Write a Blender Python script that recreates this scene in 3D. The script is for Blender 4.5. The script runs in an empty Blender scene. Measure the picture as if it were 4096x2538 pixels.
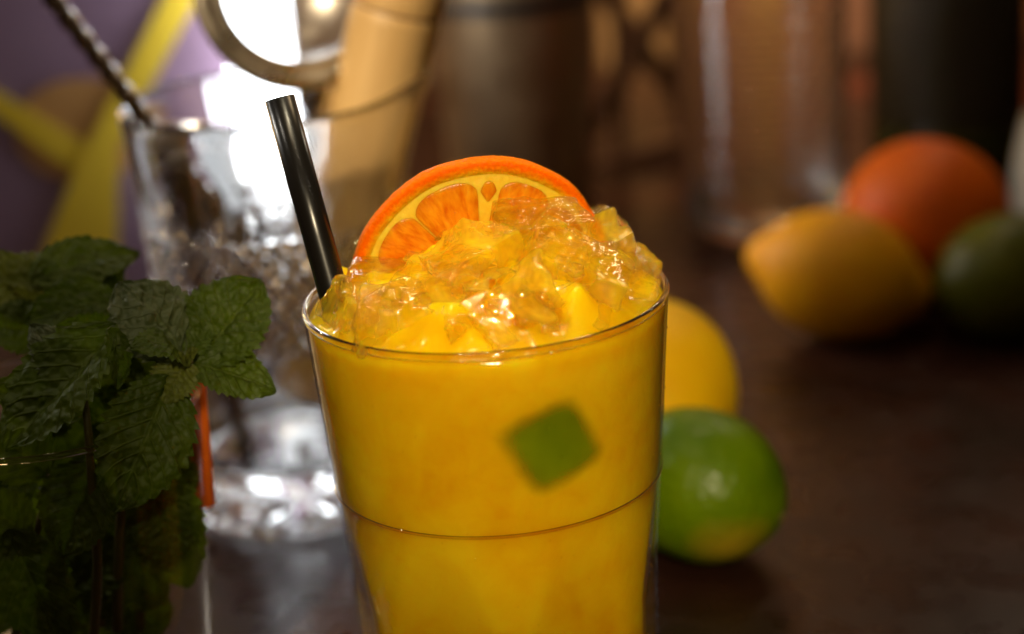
import bpy, bmesh, math, random
from mathutils import Vector, Matrix, noise
random.seed(7)
sc = bpy.context.scene
C = sc.collection
V = Vector
PI = math.pi

# ------------------------------------------------------------------ camera
FPX = 70.0/36.0*4096.0
PITCH, ROLL = math.radians(18.5), math.radians(4.0)
FWD = V((0, math.cos(PITCH), -math.sin(PITCH)))
_r0, _u0 = V((1, 0, 0)), V((0, math.sin(PITCH), math.cos(PITCH)))
UP = _u0*math.cos(ROLL) + _r0*math.sin(ROLL)
RT = _r0*math.cos(ROLL) - _u0*math.sin(ROLL)
def ray(px, py):
    return FWD + RT*((px-2048)/FPX) - UP*((py-1269)/FPX)
RIM_Z = 0.128
CAM = V((0, 0, RIM_Z)) - ray(1940, 1166)*0.50
def PY(px, py, y):
    r = ray(px, py); return CAM + r*((y-CAM.y)/r.y)
def PZ(px, py, z):
    r = ray(px, py); return CAM + r*((z-CAM.z)/r.z)
cd = bpy.data.cameras.new('camera'); cam = bpy.data.objects.new('camera', cd); C.objects.link(cam)
cam.matrix_world = Matrix(((RT.x, UP.x, -FWD.x, CAM.x), (RT.y, UP.y, -FWD.y, CAM.y), (RT.z, UP.z, -FWD.z, CAM.z), (0, 0, 0, 1)))
cd.lens = 70; cd.sensor_width = 36; cd.clip_start = 0.01; cd.clip_end = 50
cd.dof.use_dof = True; cd.dof.focus_distance = 0.487; cd.dof.aperture_fstop = 5.6
sc.camera = cam

# ------------------------------------------------------------------ world, lights, exposure
w = bpy.data.worlds.new('World'); sc.world = w; w.use_nodes = True
w.node_tree.nodes['Background'].inputs[0].default_value = (0.58, 0.34, 0.16, 1)
w.node_tree.nodes['Background'].inputs[1].default_value = 0.06
def area(name, loc, target, size, power, col):
    l = bpy.data.lights.new(name, 'AREA'); l.shape = 'DISK'; l.size = size; l.energy = power; l.color = col
    o = bpy.data.objects.new(name, l); C.objects.link(o); o.location = loc
    o.rotation_euler = (V(target)-V(loc)).to_track_quat('-Z', 'Y').to_euler()
    return o
def spot(name, loc, target, deg, power, col, rad=0.03, blend=0.7):
    l = bpy.data.lights.new(name, 'SPOT'); l.spot_size = math.radians(deg); l.spot_blend = blend; l.energy = power; l.color = col; l.shadow_soft_size = rad
    o = bpy.data.objects.new(name, l); C.objects.link(o); o.location = loc
    o.rotation_euler = (V(target)-V(loc)).to_track_quat('-Z', 'Y').to_euler()
    return o
def bulb(name, loc, power, col, rad=0.012):
    l = bpy.data.lights.new(name, 'POINT'); l.energy = power; l.color = col; l.shadow_soft_size = rad
    o = bpy.data.objects.new(name, l); C.objects.link(o); o.location = loc
WARM = (1.0, 0.72, 0.40)
area('bar_lamp', (0.20, 0.55, 0.80), (0.02, 0.05, 0.08), 0.08, 0.7, WARM)
area('ceiling_lamp', (-0.10, -0.04, 1.1), (0.0, 0.0, 0.05), 0.14, 0.8, (1.0, 0.78, 0.48))
spot('drink_fill_spot', (0.06, -0.78, 0.56), (0.012, 0.01, 0.112), 13.0, 27.0, (1.0, 0.82, 0.52), 0.03, 0.5)  # unseen spot added to brighten the front of the drink
spot('muddler_fill_spot', (-0.42, -0.50, 0.62), (-0.030, 0.188, 0.158), 8.0, 44.0, (1.0, 0.80, 0.52), 0.03)  # unseen spot added to brighten the muddler above the jug
spot('ice_fill_spot', (-0.02, 0.10, 0.95), (0.0, -0.004, 0.14), 7.0, 20.0, (1.0, 0.86, 0.58), 0.015, 0.6)  # added from overhead, out of view, to brighten the ice heap
spot('jug_glint_spot', (0.22, 0.80, 0.62), (-0.035, 0.18, 0.125), 8.0, 46.0, (1.0, 0.90, 0.74), 0.012, 0.4)  # narrow unseen spot added for glints on the jug rim and backlit mint
area('wall_fill', (0.22, 0.60, 0.62), (0.22, 0.905, 0.08), 0.10, 0.95, (1.0, 0.68, 0.36)).data.spread = math.radians(75)  # added unseen source that lifts the dark plank wall
bulb('added_bulb', (-0.34, 0.78, 0.50), 1.1, (1.0, 0.86, 0.66))  # bulbs added out of view for sparkle on glass, ice and mint
bulb('added_bulb', (0.10, 0.80, 0.50), 0.45, WARM)
bulb('added_bulb', (0.52, 0.80, 0.46), 0.1, WARM)
bulb('added_bulb', (-0.42, 0.06, 0.62), 1.1, (1.0, 0.90, 0.76))
bulb('added_bulb', (0.06, -0.15, 0.85), 0.5, (1.0, 0.84, 0.60), 0.009)
bulb('added_bulb', (-0.16, -0.42, 0.66), 0.32, (1.0, 0.88, 0.68), 0.009)
bulb('added_bulb', (0.30, -0.26, 0.62), 0.20, (1.0, 0.88, 0.68), 0.009)
bulb('added_bulb', (0.02, 0.34, 0.68), 0.40, (1.0, 0.86, 0.64), 0.009)
sl_ = area('glint_strip', (-0.36, 0.63, 0.30), (0.12, 0.475, 0.12), 0.05, 1.1, (1.0, 0.66, 0.30))  # added out of view for a highlight column on the tall glass
sl_.data.shape = 'RECTANGLE'; sl_.data.size = 0.05; sl_.data.size_y = 0.40
area('jug_edge_fill', (-0.62, 0.45, 0.42), (-0.10, 0.18, 0.10), 0.05, 0.7, (1.0, 0.95, 0.86))  # this pair is unseen, added to outline the glass of the jug
area('jug_edge_fill', (0.34, 0.62, 0.50), (-0.03, 0.18, 0.12), 0.05, 0.25, (1.0, 0.84, 0.60))
sc.view_settings.view_transform = 'Standard'; sc.view_settings.look = 'None'
sc.view_settings.exposure = 0.0; sc.view_settings.gamma = 1.0; sc.view_settings.use_curve_mapping = False
sc.render.engine = 'CYCLES'
cy = sc.cycles
cy.use_denoising = True
try: cy.denoiser = 'OPENIMAGEDENOISE'
except Exception: pass
cy.max_bounces = 24; cy.transmission_bounces = 20; cy.transparent_max_bounces = 24; cy.glossy_bounces = 10; cy.diffuse_bounces = 5
cy.caustics_reflective = True; cy.caustics_refractive = True; cy.blur_glossy = 0.3; cy.sample_clamp_indirect = 8.0

# ------------------------------------------------------------------ material helpers
class NT:
    def __init__(s, name):
        m = bpy.data.materials.new(name); m.use_nodes = True
        s.m = m; s.t = m.node_tree; s.t.nodes.clear()
        s.out = s.t.nodes.new('ShaderNodeOutputMaterial')
    def n(s, ty, **kw):
        nd = s.t.nodes.new(ty)
        for k, v in kw.items(): setattr(nd, k, v)
        return nd
    def set(s, nd, **kw):
        for k, v in kw.items():
            k = k.replace('_', ' ')
            inp = nd.inputs[k]
            if hasattr(v, 'is_output'): s.t.links.new(v, inp)
            else: inp.default_value = v
        return nd
    def lk(s, a, b): s.t.links.new(a, b)
    def math(s, op, a, b=None, c=None, clamp=False):
        nd = s.n('ShaderNodeMath', operation=op); nd.use_clamp = clamp
        for i, x in enumerate((a, b, c)):
            if x is None: continue
            if hasattr(x, 'is_output'): s.lk(x, nd.inputs[i])
            else: nd.inputs[i].default_value = x
        return nd.outputs[0]
    def coord(s, kind='Object'): return s.n('ShaderNodeTexCoord').outputs[kind]
    def noise(s, vec, scale, detail=4, rough=0.55, dist=0.0):
        nd = s.n('ShaderNodeTexNoise'); s.lk(vec, nd.inputs['Vector'])
        nd.inputs['Scale'].default_value = scale; nd.inputs['Detail'].default_value = detail
        nd.inputs['Roughness'].default_value = rough; nd.inputs['Distortion'].default_value = dist
        return nd.outputs['Fac']
    def ramp(s, fac, stops):
        nd = s.n('ShaderNodeValToRGB'); s.lk(fac, nd.inputs[0])
        e = nd.color_ramp.elements
        while len(e) < len(stops): e.new(0.5)
        for i, (p, c) in enumerate(stops):
            e[i].position = p; e[i].color = (*c, 1) if len(c) == 3 else c
        return nd.outputs[0]
    def maprange(s, v, a, b, c, d):
        nd = s.n('ShaderNodeMapRange'); s.lk(v, nd.inputs[0])
        for i, x in enumerate((a, b, c, d)): nd.inputs[i+1].default_value = x
        return nd.outputs[0]
    def mix(s, fac, a, b):
        nd = s.n('ShaderNodeMix', data_type='RGBA')
        for i, x in ((0, fac), (6, a), (7, b)):
            if hasattr(x, 'is_output'): s.lk(x, nd.inputs[i])
            else: nd.inputs[i].default_value = x if i == 0 else (*x, 1)
        return nd.outputs[2]
    def bump(s, h, strength=0.3, dist=0.001):
        nd = s.n('ShaderNodeBump'); s.lk(h, nd.inputs['Height'])
        nd.inputs['Strength'].default_value = strength; nd.inputs['Distance'].default_value = dist
        return nd.outputs[0]
    def pr(s, **kw):
        p = s.n('ShaderNodeBsdfPrincipled'); s.set(p, **kw); return p
    def mixs(s, fac, a, b):
        nd = s.n('ShaderNodeMixShader')
        if hasattr(fac, 'is_output'): s.lk(fac, nd.inputs[0])
        else: nd.inputs[0].default_value = fac
        s.lk(a.outputs[0], nd.inputs[1]); s.lk(b.outputs[0], nd.inputs[2]); return nd
    def done(s, sh):
        s.lk(sh.outputs[0], s.out.inputs[0]); return s.m
def c4(*c): return (*c, 1)

def m_glass(name, ior=1.5, col=(1, 1, 1), rough=0.0, bscale=None, bstr=0.1):
    t = NT(name)
    kw = dict(Base_Color=c4(*col), Roughness=rough, IOR=ior)
    p = t.pr(**kw); p.inputs['Transmission Weight'].default_value = 1
    if bscale: t.lk(t.bump(t.noise(t.coord(), bscale, 3), bstr, 0.002), p.inputs['Normal'])
    return t.done(p)
def m_thin_glass(name, tint=(0.97, 0.97, 0.95)):
    t = NT(name)
    lw = t.n('ShaderNodeLayerWeight'); lw.inputs[0].default_value = 0.5
    f = t.math('POWER', lw.outputs['Facing'], 4.0)
    f = t.math('MULTIPLY_ADD', f, 0.8, 0.045, clamp=True)
    tr = t.n('ShaderNodeBsdfTransparent'); tr.inputs[0].default_value = c4(*tint)
    gl = t.n('ShaderNodeBsdfGlossy'); gl.inputs['Roughness'].default_value = 0.03
    nz = t.noise(t.coord(), 90, 3)
    t.lk(t.bump(nz, 0.05, 0.002), gl.inputs['Normal'])
    return t.done(t.mixs(f, tr, gl))
def m_crystal():
    t = NT('cut_crystal'); p = t.pr(Base_Color=c4(0.99, 0.99, 0.98), Roughness=0.0, IOR=1.5); p.inputs['Transmission Weight'].default_value = 1
    tr = t.n('ShaderNodeBsdfTransparent')
    return t.done(t.mixs(0.09, p, tr))
def m_metal(name, col, rough=0.2, nscale=60, amt=0.1):
    t = NT(name); nz = t.noise(t.coord(), nscale, 4)
    p = t.pr(Base_Color=c4(*col), Metallic=1.0, Roughness=t.maprange(nz, 0.3, 0.7, max(0.02, rough-amt), rough+amt))
    return t.done(p)
def m_fruit(name, c1, c2, spot=None, bump=0.35, pores=520, rough=0.5, sss=0.25, rad=(0.8, 0.3, 0.05)):
    t = NT(name); co = t.coord()
    col = t.ramp(t.noise(co, 28, 4), [(0.35, c1), (0.65, c2)])
    if spot:
        sloc, scol, s0, s1 = spot
        d = t.n('ShaderNodeVectorMath', operation='DISTANCE'); t.lk(co, d.inputs[0]); d.inputs[1].default_value = sloc
        nz = t.noise(co, 70, 3)
        dd = t.math('ADD', d.outputs['Value'], t.math('MULTIPLY_ADD', nz, 0.012, -0.006))
        col = t.mix(t.maprange(dd, s0, s1, 0.85, 0.0), col, scol)
    vo = t.n('ShaderNodeTexVoronoi'); t.lk(co, vo.inputs['Vector']); vo.inputs['Scale'].default_value = pores
    h = t.math('MULTIPLY_ADD', t.noise(co, 140, 3), 0.8, vo.outputs['Distance'])
    p = t.pr(Base_Color=col, Roughness=rough, IOR=1.30)
    p.inputs['Subsurface Weight'].default_value = sss; p.inputs['Subsurface Radius'].default_value = rad; p.inputs['Subsurface Scale'].default_value = 0.004
    t.lk(t.bump(h, bump, 0.0006), p.inputs['Normal'])
    return t.done(p)
def m_simple(name, c1, c2, scale=30, rough=0.5, stretch=(1, 1, 1), bump=0.1, spec=0.5):
    t = NT(name); mp = t.n('ShaderNodeMapping'); t.lk(t.coord(), mp.inputs[0]); mp.inputs['Scale'].default_value = stretch
    nz = t.noise(mp.outputs[0], scale, 6, 0.6)
    p = t.pr(Base_Color=t.ramp(nz, [(0.3, c1), (0.7, c2)]), Roughness=rough); p.inputs['Specular IOR Level'].default_value = spec
    t.lk(t.bump(nz, bump, 0.001), p.inputs['Normal'])
    return t.done(p)

def mat_table():
    t = NT('dark_bar_top'); co = t.coord()
    n1 = t.noise(co, 7, 7, 0.62, 0.6); n2 = t.noise(co, 46, 6, 0.6); n3 = t.noise(co, 4.2, 3, 0.5, 1.2)
    col = t.ramp(n1, [(0.30, (0.010, 0.0035, 0.0020)), (0.52, (0.030, 0.0105, 0.006)), (0.75, (0.058, 0.024, 0.014))])
    col = t.mix(t.maprange(n3, 0.55, 0.72, 0, 0.8), col, (0.13, 0.022, 0.010))
    col = t.mix(t.maprange(n2, 0.58, 0.8, 0, 0.22), col, (0.075, 0.050, 0.032))
    p = t.pr(Base_Color=col, Roughness=t.maprange(n2, 0.3, 0.7, 0.20, 0.38)); p.inputs['Specular IOR Level'].default_value = 0.24
    t.lk(t.bump(n2, 0.06, 0.001), p.inputs['Normal'])
    return t.done(p)
def mat_drink():
    t = NT('cloudy_orange_juice'); co = t.coord()
    n1 = t.math('MULTIPLY_ADD', t.noise(co, 120, 4, 0.6, 0.5), 0.35, t.math('MULTIPLY', t.noise(co, 30, 2, 0.5, 1.0), 0.65))
    col = t.ramp(n1, [(0.36, (0.80, 0.40, 0.002)), (0.50, (0.86, 0.50, 0.003)), (0.64, (0.90, 0.59, 0.007))])
    p = t.pr(Base_Color=col, Roughness=0.10, IOR=1.33)
    p.inputs['Subsurface Weight'].default_value = 1.0; p.inputs['Subsurface Radius'].default_value = (1.0, 0.55, 0.08)
    p.inputs['Subsurface Scale'].default_value = 0.016
    p.inputs['Specular IOR Level'].default_value = 0.5
    t.lk(t.bump(t.noise(co, 240, 2, 0.5, 1.0), 0.12, 0.0012), p.inputs['Normal'])
    return t.done(p)
def mat_ice(name, cloud, tint, bst=0.14, yellow=(0.98, 0.62, 0.02)):
    t = NT(name); co = t.coord()
    n1 = t.noise(co, 260, 2, 0.5, 1.5); n2 = t.noise(co, 60, 3, 0.5, 1.0)
    bm = t.bump(n1, bst, 0.0016)
    g = t.pr(Base_Color=c4(*tint), Roughness=0.01, IOR=1.33); g.inputs['Transmission Weight'].default_value = 1
    d = t.pr(Base_Color=c4(*yellow), Roughness=0.025, IOR=1.45)
    d.inputs['Subsurface Weight'].default_value = 1.0; d.inputs['Subsurface Radius'].default_value = (1.0, 0.8, 0.35); d.inputs['Subsurface Scale'].default_value = 0.005
    tr = t.n('ShaderNodeBsdfTransparent'); tr.inputs[0].default_value = c4(1, 0.985, 0.88)
    t.lk(bm, g.inputs['Normal']); t.lk(bm, d.inputs['Normal'])
    lw = t.n('ShaderNodeLayerWeight'); lw.inputs[0].default_value = 0.5; t.lk(bm, lw.inputs['Normal'])
    fr = t.math('MULTIPLY_ADD', t.math('POWER', lw.outputs['Facing'], 4.0), 0.55, 0.05, clamp=True)
    gl = t.n('ShaderNodeBsdfGlossy'); gl.inputs['Roughness'].default_value = 0.015; t.lk(bm, gl.inputs['Normal'])
    thru = t.mixs(fr, tr, gl)
    gt = t.mixs(0.62, g, thru)
    return t.done(t.mixs(t.maprange(n2, 0.38, 0.62, max(0, cloud-0.25), min(1, cloud+0.25)), gt, d))
def mat_leaf(name, c1, c2, cv, trans):
    t = NT(name); uv = t.n('ShaderNodeSeparateXYZ'); t.lk(t.coord('UV'), uv.inputs[0]); co = t.coord()
    u, v = uv.outputs[0], t.math('ABSOLUTE', t.math('MULTIPLY_ADD', uv.outputs[1], 2.0, -1.0))
    mid = t.maprange(v, 0.015, 0.06, 1, 0)
    ph = t.math('MULTIPLY_ADD', u, 8.0, t.math('MULTIPLY', v, -2.4))
    la = t.math('ABSOLUTE', t.math('SUBTRACT', t.math('FRACT', ph), 0.5))
    lat = t.maprange(la, 0.03, 0.11, 0.8, 0)
    vein = t.math('MAXIMUM', mid, lat)
    nz = t.noise(co, 160, 5)
    rnd = t.n('ShaderNodeObjectInfo').outputs['Random']
    base = t.mix(t.maprange(nz, 0.3, 0.7, 0, 1), c1, c2)
    base = t.mix(t.math('MULTIPLY', rnd, 0.35), base, tuple(x*0.55 for x in c1))
    col = t.mix(t.math('MULTIPLY', vein, 0.35), base, cv)
    vo = t.n('ShaderNodeTexVoronoi'); t.lk(co, vo.inputs['Vector']); vo.feature = 'SMOOTH_F1'; vo.inputs['Smoothness'].default_value = 0.6; vo.inputs['Scale'].default_value = 480
    h = t.math('ADD', t.math('MULTIPLY', vein, -0.5), t.math('MULTIPLY', vo.outputs['Distance'], -1.0))
    bm = t.bump(h, 0.75, 0.0014)
    p = t.pr(Base_Color=col, Roughness=0.55); t.lk(bm, p.inputs['Normal'])
    tr = t.n('ShaderNodeBsdfTranslucent'); t.lk(col, tr.inputs[0])
    return t.done(t.mixs(trans, p, tr))
def mat_rind():
    t = NT('orange_peel'); co = t.coord()
    vo = t.n('ShaderNodeTexVoronoi'); t.lk(co, vo.inputs['Vector']); vo.inputs['Scale'].default_value = 900
    q = t.n('ShaderNodeSeparateXYZ'); t.lk(co, q.inputs[0])
    rad = t.math('SQRT', t.math('ADD', t.math('MULTIPLY', q.outputs[0], q.outputs[0]), t.math('MULTIPLY', q.outputs[2], q.outputs[2])))
    rad = t.math('MULTIPLY_ADD', t.noise(co, 700, 3), 0.0022, rad)
    col = t.ramp(t.maprange(rad, 0.0311, 0.0343, 0, 1), [(0.0, (1.0, 0.58, 0.015)), (0.38, (0.97, 0.34, 0.003)), (0.75, (0.92, 0.155, 0.0))])
    p = t.pr(Base_Color=col, Roughness=0.5, IOR=1.12)
    p.inputs['Subsurface Weight'].default_value = 0.6; p.inputs['Subsurface Radius'].default_value = (1, 0.35, 0.05); p.inputs['Subsurface Scale'].default_value = 0.004
    t.lk(t.bump(vo.outputs['Distance'], 0.5, 0.0006), p.inputs['Normal'])
    return t.done(p)
def mat_pulp(name, c1, c2, scale, sssc, rough, stretch=False):
    t = NT(name); co = t.coord()
    if stretch:
        s = t.n('ShaderNodeSeparateXYZ'); t.lk(co, s.inputs[0])
        ang = t.math('ARCTAN2', s.outputs[2], s.outputs[0])
        r = t.math('SQRT', t.math('ADD', t.math('MULTIPLY', s.outputs[0], s.outputs[0]), t.math('MULTIPLY', s.outputs[2], s.outputs[2])))
        cb = t.n('ShaderNodeCombineXYZ'); t.lk(t.math('MULTIPLY', ang, 14.0), cb.inputs[0]); t.lk(t.math('MULTIPLY', r, 190.0), cb.inputs[1])
        nz = t.noise(cb.outputs[0], 1.0, 3, 0.5)
    else: nz = t.noise(co, scale, 4)
    p = t.pr(Base_Color=t.ramp(nz, [(0.3, c1), (0.7, c2)]), Roughness=rough)
    p.inputs['Subsurface Weight'].default_value = 0.7; p.inputs['Subsurface Radius'].default_value = (1, 0.7, 0.3); p.inputs['Subsurface Scale'].default_value = sssc
    t.lk(t.bump(nz, 0.5, 0.0012), p.inputs['Normal'])
    return t.done(p)
def mat_lime_chunk():
    t = NT('lime_painted_haze'); uv = t.n('ShaderNodeSeparateXYZ'); t.lk(t.coord('UV'), uv.inputs[0]); co = t.coord()
    a = t.math('ABSOLUTE', t.math('MULTIPLY_ADD', uv.outputs[0], 2.0, -1.0)); b = t.math('ABSOLUTE', t.math('MULTIPLY_ADD', uv.outputs[1], 2.0, -1.0))
    e = t.math('POWER', t.math('ADD', t.math('POWER', a, 6.0), t.math('POWER', b, 6.0)), 0.16667)
    nz = t.noise(co, 70, 2)
    e = t.math('MULTIPLY_ADD', nz, 0.30, e)
    n = t.n('ShaderNodeMapRange', interpolation_type='SMOOTHSTEP'); t.lk(e, n.inputs[0])
    n.inputs[1].default_value = 0.66; n.inputs[2].default_value = 1.14; n.inputs[3].default_value = 0.88; n.inputs[4].default_value = 0.0
    p = t.pr(Base_Color=t.ramp(nz, [(0.3, (0.11, 0.18, 0.0)), (0.7, (0.19, 0.27, 0.0))]), Roughness=0.6)
    p.inputs['Specular IOR Level'].default_value = 0.1
    tr = t.n('ShaderNodeBsdfTransparent')
    return t.done(t.mixs(n.outputs[0], tr, p))
def mat_emit(name, col, s):
    t = NT(name); e = t.n('ShaderNodeEmission'); e.inputs[0].default_value = c4(*col); e.inputs[1].default_value = s
    return t.done(e)
def mat_mesh():
    t = NT('fine_wire_mesh')
    uv = t.n('ShaderNodeSeparateXYZ'); t.lk(t.coord('UV'), uv.inputs[0])
    a = t.math('PINGPONG', t.math('MULTIPLY', uv.outputs[0], 90.0), 1.0); b = t.math('PINGPONG', t.math('MULTIPLY', uv.outputs[1], 90.0), 1.0)
    m = t.math('GREATER_THAN', t.math('MAXIMUM', a, b), 0.66)
    tr = t.n('ShaderNodeBsdfTransparent')
    p = t.pr(Base_Color=c4(0.55, 0.52, 0.46), Metallic=1.0, Roughness=0.35)
    return t.done(t.mixs(m, tr, p))

M = dict(
 table=mat_table(), juice=mat_drink(), rind=mat_rind(),
 pith=mat_pulp('orange_pith', (1.0, 0.56, 0.010), (1.0, 0.70, 0.05), 300, 0.0022, 0.5),
 pulp=mat_pulp('orange_pulp', (0.74, 0.16, 0.0), (0.98, 0.42, 0.01), 300, 0.003, 0.25, True),
 ice_clear=mat_ice('clear_ice', -0.30, (1.0, 0.995, 0.97), 0.34), ice_wet=mat_ice('juice_coated_ice', 0.08, (1.0, 0.98, 0.86), 0.24),
 ice_yel=mat_ice('juice_soaked_ice', 0.26, (1.0, 0.96, 0.76), 0.18),
 lime_in=mat_lime_chunk(), thin=m_thin_glass('thin_tumbler_glass'), glass=m_glass('rim_glass', 1.48, (0.93, 0.87, 0.72)),
 crystal=m_crystal(), bgglass=m_glass('clear_glass', 1.48, (0.96, 0.94, 0.90), 0.0, 70, 0.12),
 straw=m_simple('black_straw_plastic', (0.006, 0.005, 0.004), (0.010, 0.009, 0.008), 90, 0.27, (1, 1, 0.1), 0.03),
 brushed=m_metal('brushed_strainer_steel', (0.76, 0.67, 0.54), 0.32),
 steel=m_metal('polished_steel', (0.62, 0.59, 0.55), 0.14), dsteel=m_metal('worn_steel', (0.36, 0.31, 0.26), 0.22),
 tin=m_metal('bronzed_shaker_steel', (0.42, 0.28, 0.15), 0.55), wire=mat_mesh(),
 wood=m_simple('turned_beech', (0.46, 0.28, 0.10), (0.60, 0.39, 0.16), 22, 0.5, (6, 6, 0.5), 0.1),
 leaf=mat_leaf('mint_leaf_green', (0.070, 0.120, 0.002), (0.115, 0.175, 0.004), (0.16, 0.22, 0.015), 0.48),
 leafy=mat_leaf('young_mint_leaf', (0.12, 0.15, 0.012), (0.18, 0.21, 0.02), (0.24, 0.26, 0.05), 0.38),
 leafp=mat_leaf('puckered_mint_leaf', (0.075, 0.105, 0.03), (0.12, 0.15, 0.055), (0.15, 0.19, 0.06), 0.2),
 stem=m_simple('mint_stem', (0.075, 0.085, 0.012), (0.13, 0.09, 0.02), 60, 0.5),
 lemon_dimmed=m_fruit('dimmed_lemon_peel', (0.60, 0.25, 0.0), (0.66, 0.31, 0.0)),  # lemon peel again, darkened and ambered in colour to imitate dim amber light
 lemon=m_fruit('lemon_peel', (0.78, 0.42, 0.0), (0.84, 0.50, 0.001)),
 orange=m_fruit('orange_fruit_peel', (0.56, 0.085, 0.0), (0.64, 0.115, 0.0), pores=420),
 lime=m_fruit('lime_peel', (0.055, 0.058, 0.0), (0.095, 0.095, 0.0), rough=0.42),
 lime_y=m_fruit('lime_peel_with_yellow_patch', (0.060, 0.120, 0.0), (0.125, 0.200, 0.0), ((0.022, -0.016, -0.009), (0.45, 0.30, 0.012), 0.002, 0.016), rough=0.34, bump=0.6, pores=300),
 navel=m_simple('fruit_stem_scar', (0.16, 0.13, 0.03), (0.30, 0.24, 0.06), 300, 0.7),
 stick=m_simple('orange_plastic', (0.75, 0.12, 0.008), (0.82, 0.16, 0.012), 40, 0.35),
 purple=m_simple('purple_print', (0.18, 0.110, 0.165), (0.22, 0.140, 0.205), 14, 0.55, (1, 1, 1), 0.03),
 yellow=m_simple('yellow_print', (0.58, 0.40, 0.02), (0.68, 0.48, 0.035), 14, 0.55, (1, 1, 1), 0.03),
 tan=m_simple('tan_print', (0.36, 0.18, 0.05), (0.44, 0.23, 0.08), 16, 0.55, (1, 1, 1), 0.03),
 lampw=mat_emit('glowing_white_tube', (0.90, 0.95, 1.0), 13.0),
 black=m_simple('black_plastic', (0.01, 0.009, 0.008), (0.016, 0.014, 0.012), 50, 0.4),
 bottle=m_simple('dark_green_bottle_glass', (0.022, 0.028, 0.003), (0.034, 0.042, 0.006), 20, 0.12, (1, 1, 1), 0.02),
 blabel=m_simple('dark_bottle_label', (0.020, 0.014, 0.005), (0.030, 0.022, 0.008), 40, 0.6),
 cup=m_simple('cream_highlight', (0.70, 0.60, 0.45), (0.78, 0.68, 0.52), 20, 0.25),
 slat=m_simple('dark_stained_slat', (0.10, 0.048, 0.026), (0.15, 0.072, 0.04), 30, 0.45, (1, 1, 0.2)),
 pl_brown=m_simple('brown_plank', (0.13, 0.06, 0.026), (0.20, 0.095, 0.042), 16, 0.55, (5, 5, 0.4)),
 pl_rose=m_simple('rose_brown_plank', (0.24, 0.115, 0.075), (0.33, 0.17, 0.115), 16, 0.55, (5, 5, 0.4)),
 pl_ochre=m_simple('ochre_plank', (0.36, 0.21, 0.085), (0.46, 0.29, 0.13), 16, 0.55, (5, 5, 0.4)),
 pl_red=m_simple('red_brown_plank', (0.17, 0.060, 0.020), (0.24, 0.088, 0.030), 16, 0.55, (5, 5, 0.4)),
 core=m_simple('wall_backing', (0.03, 0.018, 0.01), (0.05, 0.03, 0.018), 10, 0.7),
)

# ------------------------------------------------------------------ mesh helpers
def mesh(name, vs, fs, mat, parent=None, smooth=True, uv=None):
    me = bpy.data.meshes.new(name); me.from_pydata([tuple(v) for v in vs], [], fs); me.update()
    if smooth: me.polygons.foreach_set('use_smooth', [True]*len(me.polygons))
    if uv:
        l = me.uv_layers.new(name='UVMap')
        for p in me.polygons:
            for li in p.loop_indices: l.data[li].uv = uv[me.loops[li].vertex_index]
    o = bpy.data.objects.new(name, me); C.objects.link(o)
    if mat: me.materials.append(M[mat])
    if parent: o.parent = parent
    return o
def tag(o, label=None, cat=None, group=None, kind=None):
    if label: o['label'] = label
    if cat: o['category'] = cat
    if group: o['group'] = group
    if kind: o['kind'] = kind
    return o
def empty(name, loc=(0, 0, 0), rot=(0, 0, 0)):
    o = bpy.data.objects.new(name, None); C.objects.link(o); o.location = loc; o.rotation_euler = rot; o.empty_display_size = 0.02
    return o
def revolve(rows, n=96, rfun=None, closed_ends=True):
    """rows: list of (r, z); rfun(i, th, r, z) -> (r, z). r == 0 rows become poles."""
    vs, fs, ring = [], [], []
    for i, (r, z) in enumerate(rows):
        if r <= 1e-9: ring.append([len(vs)]); vs.append((0, 0, z)); continue
        ids = []
        for k in range(n):
            th = 2*PI*k/n
            rr, zz = rfun(i, th, r, z) if rfun else (r, z)
            ids.append(len(vs)); vs.append((rr*math.cos(th), rr*math.sin(th), zz))
        ring.append(ids)
    for a, b in zip(ring, ring[1:]):
        for k in range(n):
            k2 = (k+1) % n
            if len(a) == 1 and len(b) == 1: continue
            if len(a) == 1: fs.append((a[0], b[k2], b[k]))
            elif len(b) == 1: fs.append((a[k], a[k2], b[0]))
            else: fs.append((a[k], a[k2], b[k2], b[k]))
    return vs, fs
def tube(pts, rad, n=14, caps=True):
    """swept tube along points; rad is a number or list"""
    pts = [V(p) for p in pts]; vs, fs = [], []
    t0 = (pts[1]-pts[0]).normalized(); x = t0.orthogonal().normalized()
    for i, p in enumerate(pts):
        t = (pts[min(i+1, len(pts)-1)]-pts[max(i-1, 0)]).normalized()
        x = (x - t*x.dot(t)).normalized(); y = t.cross(x)
        r = rad[i] if isinstance(rad, (list, tuple)) else rad
        for k in range(n):
            a = 2*PI*k/n; vs.append(p + x*(r*math.cos(a)) + y*(r*math.sin(a)))
    for i in range(len(pts)-1):
        for k in range(n):
            k2 = (k+1) % n
            fs.append((i*n+k, i*n+k2, (i+1)*n+k2, (i+1)*n+k))
    if caps: fs.append(tuple(range(n))[::-1]); fs.append(tuple(range((len(pts)-1)*n, len(pts)*n)))
    return vs, fs
def lerp(a, b, t): return a+(b-a)*t
def interp(tab, z):
    for (z0, r0), (z1, r1) in zip(tab, tab[1:]):
        if z <= z1: return lerp(r0, r1, max(0, min(1, (z-z0)/(z1-z0))))
    return tab[-1][1]
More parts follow.
